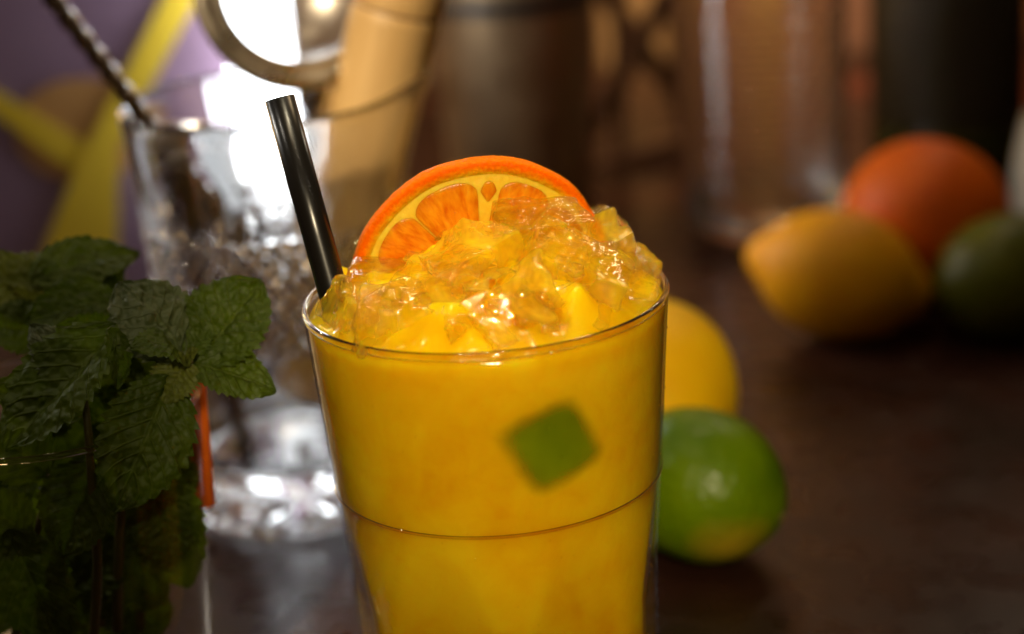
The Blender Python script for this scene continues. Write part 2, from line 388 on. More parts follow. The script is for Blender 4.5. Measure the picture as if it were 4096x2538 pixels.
def boxmesh(x0, x1, y0, y1, z0, z1, bev=0.001):
    bm = bmesh.new(); bmesh.ops.create_cube(bm, size=1)
    for v in bm.verts: v.co = V((lerp(x0, x1, v.co.x+.5), lerp(y0, y1, v.co.y+.5), lerp(z0, z1, v.co.z+.5)))
    if bev: bmesh.ops.bevel(bm, geom=list(bm.edges), offset=bev, segments=2, affect='EDGES')
    bm.verts.ensure_lookup_table()
    vs = [v.co.copy() for v in bm.verts]; fs = [tuple(v.index for v in f.verts) for f in bm.faces]
    bm.free(); return vs, fs

# ------------------------------------------------------------------ the setting
vs, fs = boxmesh(-0.9, 1.2, -0.75, 0.90, -0.03, 0.0, 0.004)
tag(mesh('bar_top', vs, fs, 'table', smooth=False), kind='structure')
wall = mesh('back_wall', *boxmesh(-1.2, 1.5, 0.93, 0.97, -0.30, 0.9, 0), 'core', smooth=False); tag(wall, kind='structure')
xs = -1.2; WY = 0.908
cols = {}
pattern = [('pl_brown', .09), ('pl_rose', .08), ('pl_red', .07), ('pl_brown', .085)]
plan = []
x = -1.2; i = 0
while x < -0.10: plan.append((x, x+pattern[i % 4][1], pattern[i % 4][0])); x = plan[-1][1]; i += 1
for m_, wd in (('pl_brown', .06), ('pl_brown', .075), ('pl_ochre', .05), ('pl_rose', .055), ('pl_ochre', .045), ('pl_rose', .06), ('pl_rose', .05),
               ('pl_red', .06), ('pl_brown', .06), ('pl_rose', .04), ('pl_brown', .07), ('pl_brown', .08), ('pl_rose', .05)):
    plan.append((x, x+wd, m_)); x += wd
while x < 1.4: plan.append((x, x+pattern[i % 4][1], pattern[i % 4][0])); x = plan[-1][1]; i += 1
for a, b, m_ in plan:
    mesh('plank', *boxmesh(a+.0012, b-.0012, WY+random.uniform(0, .003), WY+.02, -0.28, 0.85, 0.002), m_, wall, smooth=False)

# ------------------------------------------------------------------ cocktail glass and drink
LED = 0.0800; NF = 7; FA = math.radians(-90+2)       # ledge height, facets, first facet edge
OUT = [(0.0, 0.0385), (0.004, 0.0399), (LED-0.003, 0.0418), (LED, 0.0424), (RIM_Z, 0.0460)]
def facet_r(th, z, r, off=0.0):
    if z >= LED-0.0005: return r
    t = min(1.0, (LED-z)/0.030)
    h = PI/NF; d = (th-FA) % (2*h) - h
    ap = (r+0.0006)*lerp(1.0, 0.922, t**0.9)
    return min(r, ap/math.cos(d))
gl = empty('cocktail_glass')
tag(gl, 'tall clear tumbler with faceted lower half, filled with orange drink and ice', 'glass')
zs = [0.0, 0.002, 0.005]+[0.005+(LED-0.009-0.005)*k/34 for k in range(1, 35)]+[LED-0.0025, LED-0.0015, LED-0.0008, LED-0.0002, LED+0.0008]+[LED+0.0008+(RIM_Z-0.0015-LED-0.0008)*k/16 for k in range(1, 17)]
rows = [(0.0, 0.0)]+[(interp(OUT, z), z) for z in zs]
vs, fs = revolve(rows, 196, lambda i, th, r, z: (facet_r(th, z, r), z))
mesh('bowl', vs, fs, 'thin', gl)
rr = interp(OUT, RIM_Z)-0.0006
vs, fs = revolve([(rr+0.0008*math.cos(a), RIM_Z-0.0012+0.0011*math.sin(a)) for a in [2*PI*k/16 for k in range(17)]], 128)
mesh('rim', vs, fs, 'glass', gl)
vs, fs = revolve([(interp(OUT, LED)+-0.0001+0.0003*math.cos(a), LED-0.0002+0.0004*math.sin(a)) for a in [2*PI*k/12 for k in range(13)]], 128)
mesh('ledge_ring', vs, fs, 'glass', gl)
LQ = 0.1240
def liq_r(th, z):
    g = 0.0007 if z > LED else 0.0007+0.0002*min(1, (LED-z)/0.02)
    return facet_r(th, z, interp(OUT, z)) - g
lz = [0.009+(LED-0.009)*k/40 for k in range(41)]+[LED+(LQ-LED)*k/16 for k in range(1, 17)]
rows = [(0, 0.009)]+[(1, z) for z in lz]+[(-k/44, LQ) for k in range(43, 0, -1)]+[(0, LQ)]
def lf(i, th, r, z):
    if r > 0: return liq_r(th, z), z
    q = liq_r(th, LQ)*(-r)
    P_ = V((q*math.cos(th)*75, q*math.sin(th)*75, 3.0)); e_ = 1-(-r)**2
    return q, LQ+0.0165*e_**0.72+0.0060*min(1, e_*3)*noise.noise(P_*1.15)+0.0026*min(1, e_*3)*noise.noise(P_*2.7)
vs, fs = [], []
rows2 = [(a if a >= 0 else a, z) for a, z in rows]
def revolve2(rows, n, f):
    vs, fs, ring = [], [], []
    for i, (r, z) in enumerate(rows):
        if r == 0: ring.append([len(vs)]); vs.append((0, 0, z)); continue
        ids = []
        for k in range(n):
            th = 2*PI*k/n; a, b = f(i, th, r, z); ids.append(len(vs)); vs.append((a*math.cos(th), a*math.sin(th), b))
        ring.append(ids)
    for a, b in zip(ring, ring[1:]):
        for k in range(n):
            k2 = (k+1) % n
            if len(a) == 1: fs.append((a[0], b[k2], b[k]))
            elif len(b) == 1: fs.append((a[k], a[k2], b[0]))
            else: fs.append((a[k], a[k2], b[k2], b[k]))
    return vs, fs
vs, fs = revolve2(rows2, 168, lf)
tag(mesh('orange_drink', vs, fs, 'juice'), 'cloudy yellow orange drink filling the tumbler', 'drink')

# lime chunk against the inside of the wall, juice haze painted as fading edges
cth, cz = None, None
p = PY(2225, 1785, -0.0405); cz = p.z; cx = p.x
N = 16; vs, uv, fs = [], [], []
ang = math.radians(20); half = 0.0124
for lay, dep in ((0, 0.0), (1, 0.009)):
    for j in range(N+1):
        for i in range(N+1):
            a, b = (i/N*2-1)*half, (j/N*2-1)*half
            a -= 0.12*b
            xx = cx+a*math.cos(ang)-b*math.sin(ang); zz = cz+a*math.sin(ang)+b*math.cos(ang)
            r = liq_r(-PI/2, zz)+0.00035-dep
            th = -PI/2 + xx/r
            vs.append((r*math.cos(th), r*math.sin(th), zz)); uv.append((i/N, j/N))
q = (N+1)*(N+1)
for j in range(N):
    for i in range(N):
        a = j*(N+1)+i
        fs.append((a, a+1, a+N+2, a+N+1)); fs.append((q+a, q+a+N+1, q+a+N+2, q+a+1))
tag(mesh('lime_chunk', vs, fs, 'lime_in', uv=uv), 'square green lime chunk blurred inside the orange drink', 'lime')

# straw
sb, st = PZ(1333, 1150, 0.1245), None
sb = PY(1330, 1160, -0.006); st = PY(1118, 394, 0.007)
dr = (st-sb).normalized(); s0 = sb - dr*0.055
outer, fs = tube([s0, lerp(s0, st, .3), lerp(s0, st, .66), st], 0.00375, 28, False)
n_ = len(outer)
inner, fi = tube([s0, lerp(s0, st, .3), lerp(s0, st, .66), st], 0.0034, 28, False)
fs = fs + [tuple(n_+i for i in f[::-1]) for f in fi]
for k in range(28):
    k2 = (k+1) % 28; a = 3*28
    fs.append((a+k, a+k2, n_+a+k2, n_+a+k)); fs.append((k2, k, n_+k, n_+k2))
o = mesh('drinking_straw', outer+inner, fs, 'straw'); tag(o, 'black plastic straw standing at the left of the orange drink', 'straw')

# orange slice (half wheel), local: face towards -Y, flat cut at z = 0
sl_c = PY(1925, 1110, 0.013)
SR = 0.0335
sl = empty('orange_slice', sl_c); tag(sl, 'half wheel of orange with bright peel tucked behind the ice', 'orange slice')
sl.rotation_euler = (math.radians(11), math.radians(8), math.radians(10))
T = 0.0022
def half_ring(r0, r1, y0, y1, n=64, wob=0.0, a0=0.0, a1=PI, rnd=0.0008):
    prof = [(r0, y1), (r0, y0), (r1-rnd, y0), (r1-rnd*.3, y0+rnd*.35), (r1, y0+rnd), (r1, y1-rnd), (r1-rnd, y1)]
    vs, fs = [], []; k = len(prof)
    for i in range(n+1):
        a = lerp(a0, a1, i/n)
        f = 1+wob*noise.noise(V((math.cos(a)*3, math.sin(a)*3, 0)))
        for (r, y) in prof:
            e = 1+0.004*noise.noise(V((a*30, y*900, r*500))) if r > r1-rnd*1.5 else 1
            vs.append((r*f*e*math.cos(a), y, r*f*e*math.sin(a)))
    for i in range(n):
        for j in range(k):
            j2 = (j+1) % k; fs.append((i*k+j, i*k+j2, (i+1)*k+j2, (i+1)*k+j))
    fs.append(tuple(range(k))[::-1]); fs.append(tuple(range(n*k, n*k+k)))
    return vs, fs
mesh('peel', *half_ring(SR*0.90, SR, -T, T, 120, 0.02, -0.25, PI+0.25), 'rind', sl)
mesh('pith', *half_ring(0.0005, SR*0.903, -T+0.0003, T-0.0002, 80, 0.02, -0.25, PI+0.25, 0.0002), 'pith', sl)
def chaikin(p, it=3):
    for _ in range(it):
        q = []
        for i in range(len(p)):
            a, b = p[i], p[(i+1) % len(p)]
            q += [a*.86+b*.14, a*.14+b*.86]
        p = q
    return p
segs = [(-16, 20.8), (21.6, 54.3), (55.1, 86), (87.5, 97), (98.5, 137), (137.8, 173.2), (174, 200)]
for a0, a1 in segs:
    a0, a1 = math.radians(a0), math.radians(a1)
    am = (a0+a1)/2; ro = SR*(0.86+random.uniform(-.012, .012)); off = 0.00035
    ts = [k/12 for k in range(13)]
    rr_ = [ro*(1-0.10*abs(2*t-1)**4) for t in ts]
    if a1-a0 < 0.3: rr_ = [ro*.97*(1-0.10*abs(2*t-1)**2.5) for t in ts]
    pts = [V((r_*math.cos(lerp(a0, a1, t)), r_*math.sin(lerp(a0, a1, t)))) for r_, t in zip(rr_, ts)]
    if a1-a0 < 0.3: pts += [V((ro*.76*math.cos(am), ro*.76*math.sin(am)))]
    else: pts += [V((ro*.45*math.cos(a1-.002), ro*.45*math.sin(a1-.002))), V((0.0022*math.cos(am), 0.0022*math.sin(am))), V((ro*.45*math.cos(a0+.002), ro*.45*math.sin(a0+.002)))]
    pts = chaikin(pts, 2); cen = sum(pts, V((0, 0)))/len(pts); n = len(pts)
    vs, fs = [], []
    for sc_, y in ((1, -T+0.0015), (1, -T+0.0002), (0.96, -T+0.00002), (0.72, -T-0.00015), (0.4, -T-0.0001)):
        for q_ in pts:
            c = cen+(q_-cen)*sc_; vs.append((c.x, y+0.00025*noise.noise(V((c.x*500, c.y*500, y))), c.y))
    vs.append((cen.x, -T-0.0001, cen.y))
    for r in range(4):
        for k in range(n):
            k2 = (k+1) % n; fs.append((r*n+k, (r+1)*n+k, (r+1)*n+k2, r*n+k2))
    for k in range(n): fs.append((4*n+k, 5*n, 4*n+(k+1) % n))
    mesh('segment', vs, fs, 'pulp', sl)

# ice cubes
def ice(px, py, y, size, rot, mat, label, seed, bulge=0.12, jit=0.12, rough=0.02):
    rnd = random.Random(seed)
    bm = bmesh.new(); bmesh.ops.create_cube(bm, size=1.0)
    for v in bm.verts:
        v.co += V((rnd.uniform(-jit, jit), rnd.uniform(-jit, jit), rnd.uniform(-jit, jit)))
    bmesh.ops.bevel(bm, geom=list(bm.edges), offset=bulge*0.55, segments=2, profile=0.6, affect='EDGES')
    bmesh.ops.subdivide_edges(bm, edges=list(bm.edges), cuts=3, use_grid_fill=True)
    bmesh.ops.subdivide_edges(bm, edges=list(bm.edges), cuts=1, use_grid_fill=True)
    sd = V((seed*3.1, seed*1.7, 0))
    for v in bm.verts:
        d = v.co.normalized()
        rg = 1-abs(noise.noise(v.co*3.1+sd*2))
        v.co += d*(0.075*noise.noise(v.co*2.2+sd)+rough*noise.noise(v.co*6+sd)+0.05*(rg**4-0.5))
        v.co = V((v.co.x*size[0], v.co.y*size[1], v.co.z*size[2]))
    me = bpy.data.meshes.new('ice_cube'); bm.to_mesh(me); bm.free()
    me.polygons.foreach_set('use_smooth', [True]*len(me.polygons)); me.materials.append(M[mat])
    o = bpy.data.objects.new('ice_cube', me); C.objects.link(o)
    lc = PY(px, py, y); rq = math.hypot(lc.x, lc.y); rm = 0.0432-0.56*max(size[0], size[1])
    if rq > rm: lc.x *= rm/rq; lc.y *= rm/rq
    o.location = lc; o.rotation_euler = [math.radians(a) for a in rot]
    tag(o, label, 'ice cube', 'ice cubes heaped on the orange drink')
ice(2165, 985, -0.008, (.0215, .017, .019), (12, 4, 8), 'ice_clear', 'clear ice cube standing upright in front of the right half of the orange slice', 1, .09, .06)
ice(1890, 1120, -0.012, (.0195, .018, .023), (14, -16, 40), 'ice_yel', 'tall pointed yellow ice cube in front of the middle of the orange slice', 2, .07, .16)
ice(2280, 1165, -0.016, (.027, .017, .021), (8, 32, -14), 'ice_wet', 'big wedge of yellow ice below the clear upright cube', 3, .07, .14)
ice(2550, 1090, 0.006, (.0125, .013, .013), (10, 20, 30), 'ice_yel', 'small rounded yellow ice knob at the right rim of the tumbler', 4, .28, .05)
ice(2432, 930, 0.024, (.0105, .010, .013), (20, 0, 30), 'ice_clear', 'small clear ice knob behind the right end of the orange slice', 5, .28, .05)
ice(1400, 1250, -0.018, (.016, .016, .011), (10, 14, 25), 'ice_wet', 'wet yellow ice lump at the foot of the black straw', 6, .2, .16, .06)
ice(1610, 1275, -0.026, (.021, .016, .013), (20, 12, 12), 'ice_wet', 'half sunk ice cube with a grey clear patch at the front left', 7, .12, .14, .05)
ice(2030, 1300, -0.030, (.020, .015, .013), (25, -10, 30), 'ice_yel', 'half sunk ice cube at the front centre of the drink', 8, .1, .14, .05)
ice(2130, 1205, -0.023, (.013, .014, .015), (20, -20, 10), 'ice_yel', 'small ice cube wedged between the pointed cube and the big wedge', 9, .1, .14, .04)
ice(2440, 1215, -0.012, (.018, .016, .014), (12, 20, -20), 'ice_clear', 'ice cube beside the right inner wall of the tumbler', 10, .1, .14, .05)
ice(1570, 1150, -0.004, (.022, .018, .012), (8, 8, 5), 'ice_clear', 'flat wet ice cube under the left end of the orange slice', 11, .12, .14, .05)
ice(1745, 1215, -0.018, (.019, .016, .015), (18, 6, -25), 'ice_yel', 'low yellow ice cube left of the pointed cube', 12, .1, .15, .05)
ice(2290, 1290, -0.030, (.018, .013, .010), (25, 8, 14), 'ice_wet', 'flat ice cube just inside the front right of the rim', 13, .12, .14, .05)
ice(1860, 1310, -0.0325, (.015, .010, .009), (25, 10, 35), 'ice_wet', 'small ice cube touching the middle of the front rim', 15, .12, .16, .05)
ice(1500, 1295, -0.024, (.013, .011, .010), (18, -12, 50), 'ice_clear', 'small clear ice cube just inside the front left of the rim', 16, .12, .16, .05)
ice(2180, 1330, -0.033, (.012, .009, .008), (20, 14, -30), 'ice_clear', 'small clear ice cube just inside the front rim, right of the middle', 17, .12, .16, .05)
ice(2390, 1020, 0.010, (.017, .014, .014), (15, -14, 20), 'ice_yel', 'yellow ice cube under the right end of the orange slice', 14, .12, .12, .04)

# small loose chips of ice over the slush
rnd = random.Random(21); vs, fs = [], []
for k in range(70):
    a = rnd.uniform(0, 2*PI); q = 0.034*math.sqrt(rnd.uniform(0.05, 1))
    if a > PI*.25 and a < PI*.75 and q > .02: continue
    e_ = 1-(q/0.0445)**2
    c = V((q*math.cos(a), q*math.sin(a), LQ+0.0175*e_**.72+rnd.uniform(-.0025, .001)))
    bm = bmesh.new()
    for _ in range(10): bm.verts.new(V((rnd.gauss(0, 1), rnd.gauss(0, 1), rnd.gauss(0, .8))).normalized()*rnd.uniform(.6, 1))
    r = bmesh.ops.convex_hull(bm, input=list(bm.verts)); bm.verts.ensure_lookup_table(); bm.verts.index_update()
    sz = rnd.uniform(.0014, .0050); o0 = len(vs); sx_ = rnd.uniform(.8, 1.5)
    for v in bm.verts: vs.append(c+V((v.co.x*sz*sx_, v.co.y*sz, v.co.z*sz*.75)))
    for f in bm.faces: fs.append(tuple(o0+v.index for v in f.verts))
    bm.free()
o = mesh('ice_chips', vs, fs, 'ice_wet', smooth=False); tag(o, 'small clear chips of crushed ice scattered between the cubes', 'ice chips', kind='stuff')
bv = o.modifiers.new('soft', 'BEVEL'); bv.width = 0.0003; bv.segments = 2; bv.limit_method = 'NONE'
# fine droplets on the outside of the tumbler
vs, fs = [], []
for k in range(120):
    th = rnd.uniform(-PI, 0); z = rnd.uniform(0.03, 0.122); r0 = facet_r(th, z, interp(OUT, z))
    sz = rnd.choice((.00016, .0002, .00025, .0003)); o0 = len(vs); n = V((math.cos(th), math.sin(th), 0)); tn = V((-math.sin(th), math.cos(th), 0)); c = n*r0+V((0, 0, z))
    for (rr2, hh) in ((1, -.1), (.8, .45), (.4, .7)):
        for m in range(8):
            a = 2*PI*m/8; vs.append(c+tn*(sz*rr2*math.cos(a))+V((0, 0, sz*1.25*rr2*math.sin(a)))+n*(sz*hh))
    vs.append(c+n*(sz*.78))
    for r in range(2):
        for m in range(8): fs.append((o0+r*8+m, o0+r*8+(m+1) % 8, o0+(r+1)*8+(m+1) % 8, o0+(r+1)*8+m))
    for m in range(8): fs.append((o0+16+m, o0+16+(m+1) % 8, o0+24))
o = mesh('condensation', vs, fs, 'bgglass', gl); o['kind'] = 'stuff'

# ------------------------------------------------------------------ cut crystal mixing jug
JY = 0.180
jb = PZ(1165, 2020, 0.0); JX = PY(1052, 440, JY).x
jt = PY(1035, 415, JY)
JH = 0.143
OJ = [(0.0, 0.0405), (0.003, 0.0420), (0.012, 0.0422), (0.035, 0.0415), (0.064, 0.0425), (0.106, 0.0450), (0.125, 0.0462), (JH, 0.0478)]
IJ = [(0.020, 0.030), (0.024, 0.0365), (0.035, 0.0375), (0.064, 0.0385), (0.106, 0.0412), (0.125, 0.0430), (JH, 0.0448)]
def spout(th, z):
    d = (th+PI) % (2*PI)-PI
    k = max(0, (z-0.095)/(JH-0.095))**2
    return 0.0105*k*math.exp(-(d/0.36)**2), 0.005*k*math.exp(-(d/0.40)**2)
rows, kinds = [(0, 0.004)], ['p']
for k in range(1, 9): rows.append((0.0395*k/8, 0.004*(1-(k/8)**4))); kinds.append('star')
zz = [0.0006, 0.0018, 0.003, 0.006, 0.010, 0.014, 0.018, 0.024, 0.030, 0.036, 0.042, 0.050, 0.058, 0.063]
for z in zz: rows.append((interp(OJ, z), z)); kinds.append('o')
NZ = 66
for k in range(NZ+1): z = 0.064+0.042*k/NZ; rows.append((interp(OJ, z), z)); kinds.append('d')
for k in range(1, 13): z = 0.106+(JH-0.0012-0.106)*k/12; rows.append((interp(OJ, z), z)); kinds.append('f')
ro, ri = interp(OJ, JH), interp(IJ, JH)
for k in range(1, 8):
    a = PI*k/8; rows.append(((ro+ri)/2+(ro-ri)/2*math.cos(a), JH-0.0012+0.0024*math.sin(a))); kinds.append('r')
for z in (0.136, 0.130, 0.123, 0.116, 0.106, 0.095, 0.080, 0.064, 0.050, 0.035, 0.029, 0.024, 0.022, 0.020): rows.append((interp(IJ, z), z)); kinds.append('i')
for k in range(5, 0, -1): rows.append((0.030*k/6, 0.0195)); kinds.append('i')
rows.append((0, 0.0195)); kinds.append('p')
ND, HC = 40, 0.0084
def jf(i, th, r, z):
    kd = kinds[i]; dr_, dz = spout(th, z)
    if kd == 'd':
        u = th*ND/(2*PI); v = (z-0.064)/HC
        e = max(0, min(1, (z-0.064)/0.003, (0.106-z)/0.003))
        ga = abs(((u+v) % 1)-.5)*2; gb = abs(((u-v) % 1)-.5)*2
        r -= 0.0021*e*(1-min(1, 1.6*min(1-ga, 1-gb)))
    if kd == 'star': z += 0.0012*(r/0.0395)*abs(((th*24/(2*PI)) % 1)-.5)*2
    if kd == 'f':
        e = max(0, 1-(z-0.106)/0.012); r -= 0.0010*e*abs(((th*ND/(2*PI)) % 1)-.5)*2
    return r+dr_, z+dz
vs, fs = revolve(rows, 320, jf)
jug = mesh('mixing_jug', vs, fs, 'crystal', smooth=True); jug.location = (JX, JY, 0.0005)
jug.rotation_euler.z = math.radians(4)
fl = [False]*len(jug.data.polygons)
for p in jug.data.polygons:
    z = p.center.z; r = math.hypot(p.center.x, p.center.y)
    fl[p.index] = not (0.062 < z < 0.107 and r > 0.0395) and not (z < 0.0045)
jug.data.polygons.foreach_set('use_smooth', fl)
tag(jug, 'clear cut crystal mixing jug with diamond pattern and spout, holding bar tools', 'jug')

# bar spoon: twisted square rod
a, b = PY(575, 470, 0.172), PY(-40, -330, 0.176)
d = (b-a).normalized(); p0 = a-d*0.105; L = (b-p0).length
x = d.orthogonal().normalized(); y = d.cross(x); vs, fs = [], []
nz, ns = 260, 16
for i in range(nz+1):
    t = i/nz*L; tw = t*2*PI/0.030
    for k in range(ns):
        th = 2*PI*k/ns
        sq = 1/max(abs(math.cos(th)), abs(math.sin(th)))
        r = 0.0026*min(sq, 1.28)
        vs.append(p0+d*t+x*(r*math.cos(th+tw))+y*(r*math.sin(th+tw)))
for i in range(nz):
    for k in range(ns): fs.append((i*ns+k, i*ns+(k+1) % ns, (i+1)*ns+(k+1) % ns, (i+1)*ns+k))
fs.append(tuple(range(ns))[::-1]); fs.append(tuple(range(nz*ns, nz*ns+ns)))
bs = empty('bar_spoon', p0); tag(bs, 'twisted steel bar spoon leaning out of the jug to the upper left', 'spoon')
tw = mesh('twisted_shaft', [v-p0 for v in vs], fs, 'dsteel', bs)
vs = []; fs = []
for i in range(9):
    u = i/8; ww = 0.007*math.sin(PI*(0.12+0.88*u))**.7 if i < 8 else 0.0005
    for j in range(7):
        v = j/6*2-1; vs.append(-d*(0.026*u-0.001)+x*(v*ww)+y*(0.003*(v*v)*(1-abs(u-.5))-0.002*math.sin(PI*u)))
for i in range(8):
    for j in range(6): fs.append((i*7+j, i*7+j+1, (i+1)*7+j+1, (i+1)*7+j))
sp = mesh('spoon_bowl', vs, fs, 'dsteel', bs); sp.modifiers.new('thick', 'SOLIDIFY').thickness = 0.0012

# tongs: U strip, bend up
tg = empty('ice_tongs', (0, 0, 0)); 
tl, trr = PY(690, 600, 0.160), PY(850, 600, 0.190)
bl, br = PY(1010, 1880, 0.158), PY(1240, 1480, 0.186)
wd = V((0.92, -0.38, 0.0)).normalized()
def strip(pts, w0, th):
    vs, fs = [], []; n = len(pts)
    for i, p in enumerate(pts):
        t = (pts[min(i+1, n-1)]-pts[max(i-1, 0)]).normalized()
        s = (wd-t*wd.dot(t)).normalized(); nn = t.cross(s)
        ww = w0[i] if isinstance(w0, list) else w0
        for (aa, bb) in ((-1, -1), (1, -1), (1, 1), (-1, 1)): vs.append(p+s*(aa*ww/2)+nn*(bb*th/2))
    for i in range(n-1):
        for k in range(4): fs.append((i*4+k, i*4+(k+1) % 4, (i+1)*4+(k+1) % 4, (i+1)*4+k))
    fs.append((3, 2, 1, 0)); fs.append((n*4-4, n*4-3, n*4-2, n*4-1)); return vs, fs
side = (trr-tl); upv = V((0, 0, 1)); ctr = (tl+trr)/2; rad = side.length/2; e1 = side.normalized()
arc = [ctr+e1*(-math.cos(PI*k/10)*rad)+upv*(math.sin(PI*k/10)*rad*0.55) for k in range(11)]
mesh('bend', *strip(arc, 0.012, 0.0014), 'brushed', tg)
mesh('arm', *strip([tl.lerp(bl, t) for t in (0, .1, .3, .5, .7, .85, 1)], [.012, .012, .010, .008, .006, .006, .008], 0.0014), 'dsteel', tg)
mesh('arm', *strip([trr.lerp(br, t) for t in (0, .1, .3, .5, .7, .85, 1)], [.012, .012, .010, .008, .006, .006, .008], 0.0014), 'dsteel', tg)
tag(tg, 'dark steel ice tongs with rounded bend standing inside the crystal jug', 'tongs')

# fine strainer
sc_c = PY(1192, -58, 0.186); fc = (CAM-sc_c).normalized()
fc = (fc+V((0.10, 0, 0.05))).normalized()
sx = V((0, 0, 1)).cross(fc).normalized(); sy = fc.cross(sx)
st_ = empty('fine_strainer', sc_c); st_.matrix_world = Matrix(((sx.x, sy.x, fc.x, sc_c.x), (sx.y, sy.y, fc.y, sc_c.y), (sx.z, sy.z, fc.z, sc_c.z), (0, 0, 0, 1)))
tag(st_, 'round metal fine mesh strainer with wide rim above the jug', 'strainer')
prof = [(0.0250, 0.0002), (0.0256, 0.0022), (0.0270, 0.0012), (0.0300, 0.0016), (0.0340, 0.0024), (0.0350, 0), (0.0340, -0.0018), (0.0300, -0.0022), (0.0256, -0.0016), (0.0250, 0.0002)]
mesh('rim', *revolve(prof, 96), 'brushed', st_)
rows = [(0.0247*math.cos(a), -0.020*math.sin(a)) for a in [PI/2*k/14 for k in range(15)]]; rows[-1] = (0, -0.020)
vs, fs = revolve(rows, 64)
mesh('mesh_bowl', vs, fs, 'wire', st_, uv=[(v[0]/0.05+.5, v[1]/0.05+.5) for v in vs])
hd = st_.matrix_world.inverted() @ PY(1275, 318, 0.186); hb = st_.matrix_world.inverted() @ PY(1190, 1560, 0.200)
mesh('collar', *tube([hd+V((0, 0.004, 0)), hd, hd+(hb-hd)*.06, hd+(hb-hd)*.10], [.0035, .0068, .0068, .0042], 20), 'steel', st_)
mesh('handle', *tube([hd+(hb-hd)*.08, hb], 0.0035, 16), 'steel', st_)

# wooden muddler
mb, mt = PY(1250, 1560, 0.186), PY(1690, -420, 0.186)
d = (mt-mb); L = d.length; mu = empty('wooden_muddler', mb); mu.rotation_euler = d.to_track_quat('Z', 'Y').to_euler()
tag(mu, 'tan turned wood muddler with two grooves, leaning to the right in the jug', 'muddler')
zg = (PY(1610, 45, 0.186)-mb).length; zg2 = (PY(1600, -5, 0.186)-mb).length+0.002
rows = [(0, 0), (0.0120, 0.0), (0.0135, 0.0015), (0.0138, 0.004)]
n = 120
for i in range(n+1):
    z = 0.005+(L-0.008)*i/n
    r = lerp(0.0138, 0.0158, i/n)
    for g in (zg, zg2+0.004): r -= 0.0011*math.exp(-((z-g)/0.0010)**2)
    rows.append((r, z))
rows += [(0.0135, L), (0, L)]
mesh('shaft', *revolve(rows, 48), 'wood', mu)
for g in (zg, zg2+0.004):
    rg = lerp(0.0138, 0.0158, g/L)-0.0008
    mesh('groove', *revolve([(rg-.001, g-.0009), (rg+0.0001, g-.0009), (rg+0.0001, g+.0009), (rg-.001, g+.0009)], 48), 'slat', mu)

# ------------------------------------------------------------------ mint in a glass
MG = PZ(185, 1600, 0.100); MH = 0.100
mg = empty('mint_glass', (MG.x, MG.y, 0)); tag(mg, 'short clear glass crammed with mint at the left edge', 'glass')
rows = [(0, 0.0006), (0.030, 0.0006), (0.034, 0.003)]+[(lerp(0.0345, 0.0405, k/16), lerp(0.006, MH-0.001, k/16)) for k in range(17)]
mesh('bowl', *revolve(rows, 96), 'thin', mg)
mesh('rim', *revolve([(0.0402+0.0008*math.cos(a), MH-0.0008+0.0009*math.sin(a)) for a in [2*PI*k/12 for k in range(13)]], 96), 'glass', mg)
mesh('foot', *revolve([(0, 0.001), (0.029, 0.001), (0.0325, 0.004), (0.033, 0.008), (0.031, 0.009), (0, 0.0075)], 72), 'glass', mg)
NU, NV = 66, 22
def leaf(parent, A, B, width, face=None, arch=0.12, fold=0.18, tip=0.0, mat='leaf', puck=1.0, ser=0.05, seed=0, power=0.85):
    """A base, B tip (world points); face: the way the upper side looks"""
    width *= 1.27; A, B = V(A), V(B); ax = (B-A); L = ax.length; ax.normalize()
    f = V(face) if face else V((0.1, -0.8, 0.6))
    f = (f-ax*f.dot(ax)).normalized(); s = ax.cross(f)
    vs, uv, fs = [], [], []
    for i in range(NU+1):
        u = i/NU
        hw = width/2*max(0.0, math.sin(PI*u**power))**0.62*(1-0.15*u)
        if u > 0.86: hw *= 1-0.25*(u-0.86)/0.14
        hw = max(hw, 0.0002)
        for j in range(NV+1):
            v = j/NV*2-1; av = abs(v)
            edge = max(0, (av-0.72)/0.28)
            saw = ((u*11+0.15*v) % 1)
            h = hw*(1+(ser+0.03)*edge*(saw-0.5)*1.7)
            ph = u*8-av*2.4
            pk = abs(math.sin(PI*ph))*(1-0.45*av)
            z = arch*L*math.sin(PI*u)*1.0 - fold*hw*(1-av)**1.5*0.9 + fold*hw*0.4 + tip*L*u*u
            z += puck*(0.020*width*(pk-0.5)*min(1, av*5)*math.sin(PI*min(1, u*1.05)) - 0.03*width*math.exp(-(v/0.10)**2))
            z += puck*0.040*width*noise.noise(V((u*11, v*6, seed*2.3)))+0.06*width*noise.noise(V((u*2.0, v*1.3, seed*5.1+9)))
            p = A+ax*(u*L)+s*(v*h)+f*z
            vs.append(p-parent.location); uv.append((u, (v+1)/2))
    w = NV+1
    for i in range(NU):
        for j in range(NV): fs.append((i*w+j, (i+1)*w+j, (i+1)*w+j+1, i*w+j+1))
    return mesh('leaf', vs, fs, mat, parent, uv=uv)
def sprig(label, pts, r=0.0014):
    e = empty('mint_sprig', pts[0]); tag(e, label, 'mint', 'mint sprigs in the glass')
    n = len(pts); P = []
    for i in range(n-1):
        p0, p1, p2, p3 = pts[max(i-1, 0)], pts[i], pts[i+1], pts[min(i+2, n-1)]
        for k in range(6):
            t = k/6
            P.append(0.5*((2*p1)+(p2-p0)*t+(2*p0-5*p1+4*p2-p3)*t*t+(3*p1-p0-3*p2+p3)*t**3))
    P.append(pts[-1])
    mesh('stem', [v-pts[0] for v in tube(P, [lerp(r, r*.6, i/len(P)) for i in range(len(P))], 10)[0]], tube(P, r, 10)[1], 'stem', e)
    return e
my = MG.y
